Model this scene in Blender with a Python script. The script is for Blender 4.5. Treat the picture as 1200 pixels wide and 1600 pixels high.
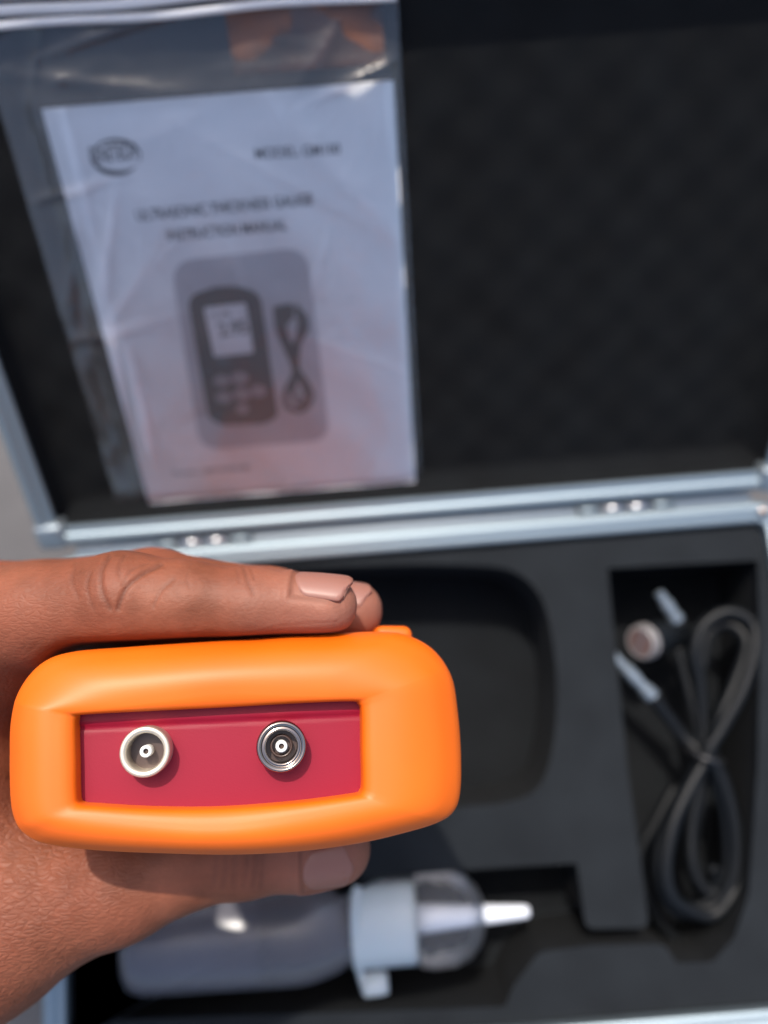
import bpy, bmesh, math, random
import numpy as np
from mathutils import Vector, Matrix

sc = bpy.context.scene
for o in list(bpy.data.objects):
    bpy.data.objects.remove(o)
COL = sc.collection
R = math.radians
random.seed(4)
rng = np.random.default_rng(7)

# ------------------------------------------------------------------ camera
CZ = 0.36                       # lens height above the ground, metres (scene is life size)
FPX = 1200.0
cam = bpy.data.cameras.new('camera')
cam.sensor_fit = 'VERTICAL'
cam.sensor_height = 36.0
cam.lens = 27.0
cam.clip_start = 0.01
cam.clip_end = 200.0
cam.dof.use_dof = True
cam.dof.focus_distance = 0.1335
cam.dof.aperture_fstop = 7.6
cam.dof.aperture_blades = 0
co = bpy.data.objects.new('camera', cam)
COL.objects.link(co)
# Everything is laid out in the lens frame (lens at 0,0,CZ looking along -z); LEVEL turns that
# frame so that the case stands flat on the ground and the camera leans over it.
RZ, TL, TB = R(4.6), R(32.5), R(11.0)          # roll of the case, lean of the lid, lean of the lens over the base
OX, OY, RIMZ = .0115, -.0045, .060             # middle of the hinge line
M_case = Matrix.Translation((OX, OY, RIMZ)) @ Matrix.Rotation(RZ, 4, 'Z') @ Matrix.Rotation(-TB, 4, 'X') @ Matrix.Translation((0, 0, -RIMZ))
LEVEL = Matrix.Translation((OX, OY, 0)) @ Matrix.Rotation(RZ, 4, 'Z') @ M_case.inverted()
co.matrix_world = LEVEL @ Matrix.Translation((0, 0, CZ))
sc.camera = co

# ------------------------------------------------------------------ light
SUN = (LEVEL.to_3x3() @ Vector((-0.12, 0.62, 0.78))).normalized()      # towards the sun
elev = math.asin(SUN.z)
azi = math.atan2(SUN.x, SUN.y)
w = bpy.data.worlds.new('World')
sc.world = w
w.use_nodes = True
nt = w.node_tree
bg = nt.nodes['Background']
sky = nt.nodes.new('ShaderNodeTexSky')
sky.sky_type = 'NISHITA'
sky.sun_disc = False
sky.sun_elevation = elev
sky.sun_rotation = azi
sky.altitude = 0
sky.air_density = 1.0
sky.dust_density = 4.0
nt.links.new(sky.outputs[0], bg.inputs[0])
bg.inputs[1].default_value = 0.148
sl = bpy.data.lights.new('sun', 'SUN')
sl.energy = 2.4
sl.angle = R(0.8)
sl.color = (1.0, 0.93, 0.84)
so = bpy.data.objects.new('sun', sl)
COL.objects.link(so)
so.rotation_euler = SUN.to_track_quat('Z', 'Y').to_euler()
so.location = SUN * 3
sc.view_settings.view_transform = 'Standard'
sc.view_settings.look = 'None'
sc.view_settings.exposure = 0.97
sc.view_settings.gamma = 1.0
sc.cycles.use_denoising = True
sc.cycles.max_bounces = 10
sc.cycles.transparent_max_bounces = 16
sc.cycles.sample_clamp_indirect = 6.0

# ------------------------------------------------------------------ helpers
def wpt(px, py, d):
    """world point (m) seen at photo pixel px,py (1200x1600) at depth d (mm)"""
    d = d / 1000.0
    return np.array([(px - 600) * d / FPX, (800 - py) * d / FPX, CZ - d])

def link(o, parent=None):
    COL.objects.link(o)
    if parent is not None:
        o.parent = parent
    return o

def empty(name, loc=(0, 0, 0), mat=None):
    o = bpy.data.objects.new(name, None)
    o.empty_display_size = 0.01
    COL.objects.link(o)
    if mat is not None:
        o.matrix_world = mat
    else:
        o.location = loc
    return o

def tag(o, label=None, cat=None, group=None, kind=None):
    if label: o['label'] = label
    if cat: o['category'] = cat
    if group: o['group'] = group
    if kind: o['kind'] = kind
    return o

def mesh(name, v, f, m, parent=None, smooth=True, bevel=0.0, seg=2, angle=40):
    me = bpy.data.meshes.new(name)
    me.from_pydata([tuple(map(float, p)) for p in v], [], [tuple(map(int, q)) for q in f])
    me.update()
    if bevel > 0:
        bm = bmesh.new(); bm.from_mesh(me)
        es = [e for e in bm.edges if len(e.link_faces) == 2 and e.calc_face_angle(0) > R(angle)]
        bmesh.ops.bevel(bm, geom=es, offset=bevel, segments=seg, affect='EDGES', profile=0.5, clamp_overlap=True)
        bm.to_mesh(me); bm.free()
    if smooth:
        me.polygons.foreach_set('use_smooth', [True] * len(me.polygons))
        if bevel > 0 or smooth == 'auto':
            try: me.set_sharp_from_angle(angle=R(angle))
            except Exception: pass
    me.materials.append(m)
    return link(bpy.data.objects.new(name, me), parent)

class MB:
    def __init__(s): s.v = []; s.f = []
    def add(s, v, f):
        n = len(s.v); s.v += [tuple(p) for p in v]; s.f += [tuple(i + n for i in q) for q in f]
    def box(s, c, h, M=None):
        c = Vector(c)
        v = []
        for z in (-1, 1):
            for y in (-1, 1):
                for x in (-1, 1):
                    p = Vector((x * h[0], y * h[1], z * h[2]))
                    if M is not None: p = M @ p
                    v.append(p + c)
        s.add(v, [(0, 2, 3, 1), (4, 5, 7, 6), (0, 1, 5, 4), (2, 6, 7, 3), (0, 4, 6, 2), (1, 3, 7, 5)])
    def lathe(s, prof, M, n=32, cap=True):
        """prof: list of (radius, z) turned round local z, placed by matrix M"""
        v = []; f = []
        for (r, z) in prof:
            for k in range(n):
                a = 2 * math.pi * k / n
                v.append(M @ Vector((r * math.cos(a), r * math.sin(a), z)))
        for i in range(len(prof) - 1):
            for k in range(n):
                k2 = (k + 1) % n
                f.append((i * n + k, i * n + k2, (i + 1) * n + k2, (i + 1) * n + k))
        if cap:
            f.append(tuple(reversed(range(n))))
            f.append(tuple((len(prof) - 1) * n + k for k in range(n)))
        s.add(v, f)
    def tube(s, pts, r, n=12, cap=True):
        pts = [Vector(p) for p in pts]
        v = []; f = []
        t0 = (pts[1] - pts[0]).normalized()
        nrm = t0.orthogonal().normalized()
        for i, p in enumerate(pts):
            a = pts[max(i - 1, 0)]; b = pts[min(i + 1, len(pts) - 1)]
            t = (b - a).normalized()
            nrm = (nrm - t * nrm.dot(t)).normalized()
            bi = t.cross(nrm)
            rr = r[i] if hasattr(r, '__len__') else r
            for k in range(n):
                q = 2 * math.pi * k / n
                v.append(p + (nrm * math.cos(q) + bi * math.sin(q)) * rr)
        for i in range(len(pts) - 1):
            for k in range(n):
                k2 = (k + 1) % n
                f.append((i * n + k, i * n + k2, (i + 1) * n + k2, (i + 1) * n + k))
        if cap:
            f.append(tuple(reversed(range(n))))
            f.append(tuple((len(pts) - 1) * n + k for k in range(n)))
        s.add(v, f)
    def build(s, name, m, parent=None, **k):
        return mesh(name, s.v, s.f, m, parent, **k)

def spline(P, n=12, closed=False):
    P = [np.array(p, float) for p in P]
    out = []
    N = len(P)
    for i in range(N if closed else N - 1):
        if closed:
            a, b, c, d = P[(i - 1) % N], P[i], P[(i + 1) % N], P[(i + 2) % N]
        else:
            a, b, c, d = P[max(i - 1, 0)], P[i], P[i + 1], P[min(i + 2, N - 1)]
        for k in range(n):
            t = k / n
            out.append(0.5 * ((2 * b) + (-a + c) * t + (2 * a - 5 * b + 4 * c - d) * t * t + (-a + 3 * b - 3 * c + d) * t ** 3))
    if not closed: out.append(P[-1])
    return np.array(out)

def rrect(x0, x1, y0, y1, r, n=8):
    p = []
    for cx, cy, a0 in ((x1 - r, y1 - r, 0), (x0 + r, y1 - r, 90), (x0 + r, y0 + r, 180), (x1 - r, y0 + r, 270)):
        for k in range(n + 1):
            a = R(a0 + 90 * k / n)
            p.append((cx + r * math.cos(a), cy + r * math.sin(a)))
    return p

def sweep_frame(mb, x0, x1, y0, y1, r, prof, fn=lambda p: p, n=8):
    """closed profile (out, z) swept round a rounded rectangle; fn maps local xyz"""
    rings = []
    for (o, z) in prof:
        rings.append([fn((px, py, z)) for (px, py) in rrect(x0 - o, x1 + o, y0 - o, y1 + o, max(r + o, 0.0004), n)])
    m = len(rings[0]); v = [p for q in rings for p in q]; f = []
    for i in range(len(rings)):
        j = (i + 1) % len(rings)
        for k in range(m):
            k2 = (k + 1) % m
            f.append((i * m + k, i * m + k2, j * m + k2, j * m + k))
    mb.add(v, [tuple(reversed(q)) for q in f])

# ------------------------------------------------------------------ materials
def mat(name, base=(.5, .5, .5), rough=.5, metal=0, **k):
    m = bpy.data.materials.new(name); m.use_nodes = True
    b = m.node_tree.nodes['Principled BSDF']
    b.inputs['Base Color'].default_value = (*base, 1)
    b.inputs['Roughness'].default_value = rough
    b.inputs['Metallic'].default_value = metal
    for kk, vv in k.items(): b.inputs[kk.replace('_', ' ')].default_value = vv
    return m

def N(m, typ, **k):
    n = m.node_tree.nodes.new(typ)
    for kk, vv in k.items():
        if kk in n.inputs: n.inputs[kk].default_value = vv
        else: setattr(n, kk, vv)
    return n

def coords(m):
    return N(m, 'ShaderNodeTexCoord').outputs['Object']

def noise_var(m, c1, c2, scale, detail=4, lo=.3, hi=.7, rough=.5):
    L = m.node_tree.links
    b = m.node_tree.nodes['Principled BSDF']
    t = N(m, 'ShaderNodeTexNoise', Scale=scale, Detail=detail, Roughness=rough)
    L.new(coords(m), t.inputs['Vector'])
    r = N(m, 'ShaderNodeValToRGB')
    r.color_ramp.elements[0].position = lo; r.color_ramp.elements[1].position = hi
    r.color_ramp.elements[0].color = (*c1, 1); r.color_ramp.elements[1].color = (*c2, 1)
    L.new(t.outputs['Fac'], r.inputs['Fac'])
    L.new(r.outputs['Color'], b.inputs['Base Color'])
    return r

def bump(m, scale, strength, dist=.001, typ='noise', detail=3, prev=None):
    L = m.node_tree.links
    b = m.node_tree.nodes['Principled BSDF']
    if typ == 'noise':
        t = N(m, 'ShaderNodeTexNoise', Scale=scale, Detail=detail); out = t.outputs['Fac']
    else:
        t = N(m, 'ShaderNodeTexVoronoi', Scale=scale); t.feature = 'DISTANCE_TO_EDGE'; out = t.outputs['Distance']
    L.new(coords(m), t.inputs['Vector'])
    bn = N(m, 'ShaderNodeBump', Strength=strength, Distance=dist)
    L.new(out, bn.inputs['Height'])
    if prev is not None: L.new(prev.outputs[0], bn.inputs['Normal'])
    L.new(bn.outputs[0], b.inputs['Normal'])
    return bn

M_ground = mat('concrete', rough=.9)
noise_var(M_ground, (.06, .058, .060), (.10, .097, .098), 9, 8, .25, .75, .65)
bump(M_ground, 220, .5, .001)

M_alu = mat('aluminium', (.23, .285, .32), .52, .8)
bump(M_alu, 40, .06, .001)
M_alu2 = mat('aluminium_rough', (.24, .28, .31), .5, .8)
M_steel = mat('hinge_steel', (.5, .51, .53), .3, 1.0)
M_shell = mat('case_shell', (.03, .031, .034), .5)
bump(M_shell, 900, .3, .0004)
M_foam = mat('foam', rough=.95, Specular_IOR_Level=.3)
noise_var(M_foam, (.0045, .0062, .0082), (.0076, .0100, .0126), 60, 6)
bump(M_foam, 1400, .6, .0006)
M_foam_shade = mat('foam_shade', rough=.95, Specular_IOR_Level=.25)
noise_var(M_foam_shade, (.0022, .0030, .0040), (.0040, .0052, .0066), 60, 6)  # darker copy of the foam colour, shade of the pockets painted in
bump(M_foam_shade, 1400, .6, .0006)
M_lining = mat('lid_foam', rough=.95, Specular_IOR_Level=.25)
noise_var(M_lining, (.0005, .0010, .0017), (.0018, .0027, .0037), 55, 2, .3, .7)
bump(M_lining, 55, .15, .004, prev=bump(M_lining, 1300, .5, .0006))

M_paper = mat('paper', rough=.6)
noise_var(M_paper, (.90, .90, .90), (.94, .94, .935), 20, 3)
M_ink = mat('ink', (.03, .038, .06), .6)
M_inkgrey = mat('ink_grey', (.095, .10, .115), .6)
M_card = mat('printed_grey', (.56, .56, .59), .6)
M_key = mat('printed_key', (.36, .36, .39), .6)
M_lcd = mat('printed_lcd', (.78, .79, .81), .6)
M_reflection = mat('brown_reflection', rough=.6)
noise_var(M_reflection, (.06, .045, .045), (.20, .075, .038), 45, 3, .35, .65)  # reflection tones put into the colour of the added sheet

M_orange = mat('orange_rubber', (.93, .215, .006), .47, Specular_IOR_Level=.38)
noise_var(M_orange, (.59, .094, .0008), (.63, .110, .0012), 40, 3)
bump(M_orange, 5000, .06, .0002)
M_red = mat('crimson_plastic', (.205, .0042, .0185), .45, Specular_IOR_Level=.22)
bump(M_red, 3000, .07, .0002)
M_chrome = mat('chrome', (.27, .225, .20), .16, 1.0)
M_nickel = mat('satin_nickel', (.58, .50, .39), .40, .75)
M_dark = mat('socket_dark', (.05, .028, .022), .35)
M_insul = mat('white_insulator', (.75, .74, .70), .45)
M_black = mat('black_plastic', (.012, .012, .013), .35)
M_glass = mat('display_glass', (.02, .026, .02), .12)
M_brown = mat('sensor_face', (.09, .055, .05), .5)
M_cable = mat('cable_rubber', (.0030, .0040, .0052), .50, Specular_IOR_Level=.22)
bump(M_cable, 700, .1, .0004)
M_cap = mat('cap_plastic', (.40, .45, .475), .4, Subsurface_Weight=.1, Subsurface_Scale=.003)
M_nozzle = mat('nozzle_plastic', (.60, .63, .68), .35)

def plastic_thin(name, col, clear, rough, ior=1.45, wrinkle=0.0, scale=60):
    """thin translucent sheet: see-through + milky scatter + gloss"""
    m = bpy.data.materials.new(name); m.use_nodes = True
    t = m.node_tree; t.nodes.clear(); L = t.links
    out = t.nodes.new('ShaderNodeOutputMaterial')
    tr = t.nodes.new('ShaderNodeBsdfTransparent'); tr.inputs[0].default_value = (.995, .995, 1, 1)
    df = t.nodes.new('ShaderNodeBsdfDiffuse'); df.inputs[0].default_value = (*col, 1)
    tl = t.nodes.new('ShaderNodeBsdfTranslucent'); tl.inputs[0].default_value = (*col, 1)
    gl = t.nodes.new('ShaderNodeBsdfGlossy'); gl.inputs['Roughness'].default_value = rough
    a = t.nodes.new('ShaderNodeMixShader'); a.inputs[0].default_value = .45
    b = t.nodes.new('ShaderNodeMixShader'); b.inputs[0].default_value = 1 - clear
    c = t.nodes.new('ShaderNodeMixShader')
    fr = t.nodes.new('ShaderNodeFresnel'); fr.inputs[0].default_value = ior
    L.new(df.outputs[0], a.inputs[1]); L.new(tl.outputs[0], a.inputs[2])
    L.new(tr.outputs[0], b.inputs[1]); L.new(a.outputs[0], b.inputs[2])
    L.new(b.outputs[0], c.inputs[1]); L.new(gl.outputs[0], c.inputs[2])
    L.new(fr.outputs[0], c.inputs[0])
    if wrinkle > 0:
        tc = t.nodes.new('ShaderNodeTexCoord')
        nz = t.nodes.new('ShaderNodeTexNoise'); nz.inputs['Scale'].default_value = scale; nz.inputs['Detail'].default_value = 4
        bn = t.nodes.new('ShaderNodeBump'); bn.inputs['Strength'].default_value = wrinkle; bn.inputs['Distance'].default_value = .003
        L.new(tc.outputs['Object'], nz.inputs['Vector']); L.new(nz.outputs['Fac'], bn.inputs['Height'])
        for q in (gl, df): L.new(bn.outputs[0], q.inputs['Normal'])
        L.new(bn.outputs[0], fr.inputs['Normal'])
    L.new(c.outputs[0], out.inputs[0])
    return m
M_bag = plastic_thin('bag_film', (.86, .88, .92), .945, .07, 1.5, .6, 45)
M_zip = plastic_thin('bag_zip', (.97, .97, .98), .06, .15, 1.5)
M_bottle = plastic_thin('bottle_plastic', (.66, .64, .72), .80, .26, 1.5, .1, 60)
M_clear = plastic_thin('clear_plastic', (.7, .7, .72), .90, .30, 1.35, .6, 90)
M_gel = mat('gel', (.30, .30, .40), .3)

# skin
M_skin = mat('skin', rough=.56, Subsurface_Weight=.12, Subsurface_Scale=.0025, Specular_IOR_Level=.27)
M_skin.node_tree.nodes['Principled BSDF'].inputs['Subsurface Radius'].default_value = (1, .35, .2)
def skin_nodes():
    m = M_skin; t = m.node_tree; L = t.links; b = t.nodes['Principled BSDF']
    rmp = noise_var(m, (.116, .038, .018), (.208, .076, .042), 110, 5, .3, .7, .6)
    # redder knuckles / paler finger ends from a stored tint attribute, plus creases
    at = N(m, 'ShaderNodeAttribute', attribute_name='tint')
    mx = N(m, 'ShaderNodeMixRGB'); mx.inputs[2].default_value = (.27, .115, .080, 1)
    bl = N(m, 'ShaderNodeTexNoise', Scale=55.0, Detail=3); L.new(coords(m), bl.inputs['Vector'])
    br = N(m, 'ShaderNodeValToRGB'); br.color_ramp.elements[0].position = .35; br.color_ramp.elements[1].position = .68
    br.color_ramp.elements[0].color = (1.08, .98, .90, 1); br.color_ramp.elements[1].color = (.90, .72, .62, 1)
    L.new(bl.outputs['Fac'], br.inputs['Fac'])
    mb_ = N(m, 'ShaderNodeMixRGB', blend_type='MULTIPLY'); mb_.inputs[0].default_value = 1.0
    L.new(rmp.outputs[0], mb_.inputs[1]); L.new(br.outputs[0], mb_.inputs[2])
    L.new(at.outputs['Fac'], mx.inputs[0]); L.new(mb_.outputs[0], mx.inputs[1])
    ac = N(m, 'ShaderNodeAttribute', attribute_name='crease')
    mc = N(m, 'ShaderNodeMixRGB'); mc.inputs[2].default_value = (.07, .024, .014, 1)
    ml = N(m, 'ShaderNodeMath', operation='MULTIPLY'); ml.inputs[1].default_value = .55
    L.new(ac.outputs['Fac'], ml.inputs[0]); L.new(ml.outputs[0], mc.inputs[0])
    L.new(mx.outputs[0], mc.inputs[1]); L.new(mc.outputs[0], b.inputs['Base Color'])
    co_ = coords(m)
    mp = N(m, 'ShaderNodeMapping'); mp.inputs['Scale'].default_value = (.65, 2.2, 1.6); mp.inputs['Rotation'].default_value = (0, 0, R(25))
    dn = N(m, 'ShaderNodeTexNoise', Scale=300.0, Detail=2)
    L.new(co_, dn.inputs['Vector'])
    va = N(m, 'ShaderNodeVectorMath', operation='MULTIPLY_ADD'); va.inputs[1].default_value = (.0022,) * 3
    L.new(dn.outputs['Color'], va.inputs[0]); L.new(co_, va.inputs[2]); L.new(va.outputs[0], mp.inputs[0])
    vo = N(m, 'ShaderNodeTexVoronoi', Scale=620.0); vo.feature = 'DISTANCE_TO_EDGE'
    L.new(mp.outputs[0], vo.inputs['Vector'])
    cl = N(m, 'ShaderNodeMapRange'); cl.inputs['From Min'].default_value = 0; cl.inputs['From Max'].default_value = .22
    L.new(vo.outputs['Distance'], cl.inputs['Value'])
    rg = N(m, 'ShaderNodeAttribute', attribute_name='leather')
    b1 = N(m, 'ShaderNodeBump', Distance=.0004)
    L.new(cl.outputs[0], b1.inputs['Height']); L.new(rg.outputs['Fac'], b1.inputs['Strength'])
    n2 = N(m, 'ShaderNodeTexNoise', Scale=1500.0, Detail=3); L.new(co_, n2.inputs['Vector'])
    b2 = N(m, 'ShaderNodeBump', Strength=.22, Distance=.0003)
    L.new(n2.outputs['Fac'], b2.inputs['Height']); L.new(b1.outputs[0], b2.inputs['Normal'])
    L.new(b2.outputs[0], b.inputs['Normal'])
skin_nodes()
M_nail = mat('nail', (.215, .090, .064), .46, Subsurface_Weight=.1, Subsurface_Scale=.002)

# ------------------------------------------------------------------ ground
gv = [(-12, -12, 0), (12, -12, 0), (12, 12, 0), (-12, 12, 0)]
g = mesh('ground', gv, [(0, 1, 2, 3)], M_ground, smooth=False)
tag(g, kind='structure', label='grey concrete ground under and beside the open case')

# ------------------------------------------------------------------ the case
EU, EYB, EZB = [np.array(M_case.to_3x3().col[i]) for i in range(3)]
OC = np.array(M_case.translation)
EY = np.array([-math.sin(RZ), math.cos(RZ), 0])
HX, DEP, DEPL = .1455, .1895, .205
cT, sT = math.cos(TL), math.sin(TL)
cL, sL = math.cos(TL + TB), math.sin(TL + TB)
def to_case(p):            # lens frame -> case local
    q = np.array(p, float) - OC
    return np.array([q @ EU, q @ EYB, q @ EZB])
def F3(px, py, z):         # point seen at pixel px,py lying z above the ground (lens frame)
    d = np.array([(px - 600) / FPX, (800 - py) / FPX, -1]); c = np.array([0, 0, CZ])
    p0 = OC + EZB * z
    return c + d * (((p0 - c) @ EZB) / (d @ EZB))
def onfoam(px, py, z=.054):
    return to_case(F3(px, py, z))
def lid_l(p):              # lid (u,v,w) -> case local
    u, v, ww = p
    return (u, v * cL - ww * sL, RIMZ + v * sL + ww * cL)
def lidpx(px, py, ww):     # photo pixel -> lid (u,v) on the plane w
    ev = EY * cT + np.array([0, 0, sT]); ew = -EY * sT + np.array([0, 0, cT])
    O = np.array([OX, OY, RIMZ]); c = np.array([0, 0, CZ]); d = np.array([(px - 600) / FPX, (800 - py) / FPX, -1])
    p0 = O + ew * ww
    p = c + d * (((p0 - c) @ ew) / (d @ ew)) - O
    return float(p @ EU), float(p @ ev)

case = empty('carrying_case', mat=M_case)
tag(case, 'open aluminium framed carrying case with cut black foam inside', 'case')

# base shell: walls + bottom
mb = MB()
sweep_frame(mb, -HX, HX, -DEP, -.0015, .012, [(-.0005, .002), (-.0005, .0525), (-.0045, .0525), (-.0045, .002)])
mb.box((0, -DEP / 2 - .00075, .003), (HX - .005, DEP / 2 - .006, .002))
mb.build('base_shell', M_shell, case, smooth='auto')
# base rim: aluminium extrusion with a rounded bead and a step
prof = [(.0, .050), (.0, .0575), (-.001, .0592), (-.0028, .0600), (-.0048, .0594), (-.0056, .0583), (-.0066, .0583), (-.0080, .0576), (-.0080, .050)]
mb = MB(); sweep_frame(mb, -HX, HX, -DEP, -.0015, .012, prof)
mb.build('base_rim', M_alu, case, smooth='auto', angle=50)
# lid shell
mb = MB()
sweep_frame(mb, -HX, HX, .0015, DEPL, .012, [(-.0005, -.034), (-.0005, -.006), (-.0045, -.006), (-.0045, -.034)], lid_l)
M3 = Matrix(((1, 0, 0), (0, cL, -sL), (0, sL, cL)))
mb.box(lid_l((0, DEPL / 2, -.033)), (HX - .005, DEPL / 2 - .0055, .002), M3)
mb.build('lid_shell', M_shell, case, smooth='auto')
prof = [(.0, -.009), (.0, -.0025), (-.001, -.0008), (-.0028, 0), (-.0046, -.0006), (-.0054, -.0018), (-.0066, -.0018), (-.0080, -.0026), (-.0080, -.009)]
mb = MB(); sweep_frame(mb, -HX, HX, .0015, DEPL, .012, prof, lid_l)
mb.build('lid_rim', M_alu, case, smooth='auto', angle=50)
# lid lining: foam sheet with a shallow egg-crate relief, turned up along its border
nu, nv = 150, 120
U = np.linspace(-HX + .0082, HX - .0082, nu); V = np.linspace(.0098, DEPL - .0082, nv)
vv = []
for v_ in V:
    for u_ in U:
        e = min(u_ - U[0], U[-1] - u_, v_ - V[0], V[-1] - v_)
        k = max(0, 1 - e / .006)
        h = -.0150 + .00032 * math.sin(u_ * 300) * math.sin(v_ * 300) + .006 * k * k
        vv.append(lid_l((u_, v_, h)))
ff = [(j * nu + i, j * nu + i + 1, (j + 1) * nu + i + 1, (j + 1) * nu + i) for j in range(nv - 1) for i in range(nu - 1)]
mesh('lid_lining', vv, ff, M_lining, case)
mb = MB()
sweep_frame(mb, -HX, HX, .0015, DEPL, .012, [(-.0083, -.031), (-.0083, -.004), (-.0046, -.004), (-.0046, -.031)], lid_l)
mb.build('lid_lining_border', M_lining, case, smooth='auto')

# foam insert with its cut-outs
def curve_plate(name, loops, z0, z1, m, parent, bev=.001):
    cu = bpy.data.curves.new(name, 'CURVE'); cu.dimensions = '2D'; cu.fill_mode = 'BOTH'
    for L_ in loops:
        s = cu.splines.new('POLY'); s.points.add(len(L_) - 1)
        for i, p in enumerate(L_): s.points[i].co = (p[0], p[1], 0, 1)
        s.use_cyclic_u = True
    cu.extrude = (z1 - z0) / 2 - bev; cu.bevel_depth = bev; cu.bevel_resolution = 2
    cu.offset = -bev
    o = bpy.data.objects.new(name, cu); COL.objects.link(o)
    dg = bpy.context.evaluated_depsgraph_get()
    me = bpy.data.meshes.new_from_object(o.evaluated_get(dg))
    bpy.data.objects.remove(o)
    me.name = name
    me.transform(Matrix.Translation((0, 0, (z0 + z1) / 2)))
    me.polygons.foreach_set('use_smooth', [False] * len(me.polygons))
    me.materials.clear(); me.materials.append(m)
    return link(bpy.data.objects.new(name, me), parent)
def foam_px(pts, n=6, tight=None):
    P = [onfoam(*p)[:2] for p in pts]
    return P
def soften(P, r=.0022, n=4):
    """round every corner of polygon P"""
    out = []
    P = [np.array(p) for p in P]
    for i in range(len(P)):
        a, b, c = P[i - 1], P[i], P[(i + 1) % len(P)]
        u = (a - b); lu = np.linalg.norm(u); u /= lu
        v = (c - b); lv = np.linalg.norm(v); v /= lv
        rr = min(r, lu * .45, lv * .45)
        for k in range(n + 1):
            t = k / n
            out.append((1 - t) ** 2 * (b + u * rr) + 2 * t * (1 - t) * b + t * t * (b + v * rr))
    return out
dev_cut = spline([onfoam(*p)[:2] for p in [(250, 915), (420, 892), (600, 884), (720, 884), (800, 893), (845, 935), (864, 1010), (870, 1090), (862, 1175), (840, 1230), (790, 1254), (700, 1262), (500, 1280), (300, 1300), (220, 1260), (200, 1100), (215, 960)]], 6, True)
pocket = soften(foam_px([(85, 1400), (590, 1366), (780, 1351), (905, 1344), (919, 1447), (1009, 1445), (997, 1350), (976, 1200), (945, 884), (1188, 871), (1192, 1000), (1188, 1200), (1174, 1400), (1150, 1470), (1115, 1508), (1055, 1510), (1036, 1480), (922, 1482), (845, 1492), (805, 1545), (792, 1578), (80, 1602)]))
outer = rrect(-HX + .0083, HX - .0083, -DEP + .0083, -.0098, .006)
curve_plate('foam_insert', [outer, dev_cut, pocket], .0124, .054, M_foam, case)
fi_ = bpy.data.objects['foam_insert'].data
fi_.materials.append(M_foam_shade)          # cut walls: pocket shade put into a darker foam colour
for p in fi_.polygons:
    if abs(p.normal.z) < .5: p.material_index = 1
mb = MB(); mb.box((0, -DEP / 2, .0088), (HX - .0085, DEP / 2 - .0085, .0036)); mb.build('foam_floor', M_foam_shade, case, smooth=False)

mb = MB(); mb.box((0, .0004, .0548), (HX - .012, .0021, .0028)); mb.build('hinge_strip', M_alu2, case, bevel=.0006)
# hinges with their knuckles, screws and corner caps
for (pxa, pya) in ((315, 828), (980, 795)):
    c = to_case(wpt(pxa, pya, 300)); cx = c[0]
    mb = MB(); mb.box((cx, -.0004, .0557), (.019, .0024, .0032))
    h = mb.build('hinge', M_shell, case, bevel=.0004)
    for k in range(4):
        kb = MB()
        kb.lathe([(.0008, -.0043), (.0013, -.0041), (.0013, .0041), (.0008, .0043)],
                 Matrix.Translation((cx - .0145 + k * .0097, -.0002, .0592)) @ Matrix.Rotation(R(90), 4, 'Y'), 16)
        kb.build('knuckle', M_alu if k in (0, 3) else M_steel, h)
for sx in (-1, 1):
    mb = MB()
    mb.box(lid_l((sx * (HX - .0052), .0066, -.0035)), (.0056, .0054, .0044), M3)
    mb.build('corner_cap', M_alu2, case, bevel=.0022, seg=4)
    mb = MB()
    mb.lathe([(.0022, 0), (.0022, .0008), (.0012, .0014), (.0002, .0015)], Matrix.Translation((sx * (HX - .009), -.0062, .0588)), 16)
    mb.build('rivet', M_chrome, case)

# ------------------------------------------------------------------ lid frame for what lies in the lid
Mlid = Matrix.Translation((OX, OY, RIMZ)) @ Matrix.Rotation(RZ, 4, 'Z') @ Matrix.Rotation(TL, 4, 'X')

# manual
U0, U1, V0, V1 = -.1035, .0022, .0112, .1507      # from the photograph, life size
man = empty('instruction_manual', mat=Mlid @ Matrix.Translation((U0, V0, -.0138)))
tag(man, 'white instruction manual with a printed gauge picture, inside the clear bag', 'manual')
WM, HM = U1 - U0, V1 - V0
TH = .0018
mb = MB(); mb.box((WM / 2, HM / 2, TH / 2), (WM / 2, HM / 2, TH / 2)); mb.build('booklet', M_paper, man, bevel=.0003, seg=1)
ZT = TH + .00006
def mp(px, py):
    u, v = lidpx(px, py, -.0120)
    return u - U0 - .0012, v - V0
def text(name, s, m, parent, p0, p1, h, bold=0.0, shear=0.0, z=ZT):
    """flat printed line from p0 to p1 (manual coords), stretched to that width"""
    cu = bpy.data.curves.new(name, 'FONT'); cu.body = s; cu.size = 1.0; cu.offset = bold; cu.shear = shear; cu.extrude = 0
    o = bpy.data.objects.new(name, cu); COL.objects.link(o)
    dg = bpy.context.evaluated_depsgraph_get()
    me = bpy.data.meshes.new_from_object(o.evaluated_get(dg)); bpy.data.objects.remove(o)
    xs = [v.co.x for v in me.vertices]; ys = [v.co.y for v in me.vertices]
    x0, x1, y0, y1 = min(xs), max(xs), min(ys), max(ys)
    d = np.array(p1) - np.array(p0); wd = np.linalg.norm(d); d /= wd; nn = np.array([-d[1], d[0]])
    for v in me.vertices:
        a = (v.co.x - x0) / (x1 - x0) * wd; b_ = (v.co.y - y0) / (y1 - y0) * h
        q = np.array(p0) + d * a + nn * b_
        v.co = (q[0], q[1], z)
    me.materials.clear(); me.materials.append(m); me.name = name
    return link(bpy.data.objects.new(name, me), parent)
def flat(name, P, m, parent, z, th=.00004):
    n = len(P)
    v = [(p[0], p[1], z) for p in P] + [(p[0], p[1], z + th) for p in P]
    f = [tuple(range(n, 2 * n))] + [(i, (i + 1) % n, n + (i + 1) % n, n + i) for i in range(n)]
    return mesh(name, v, f, m, parent, smooth=False)
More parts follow.
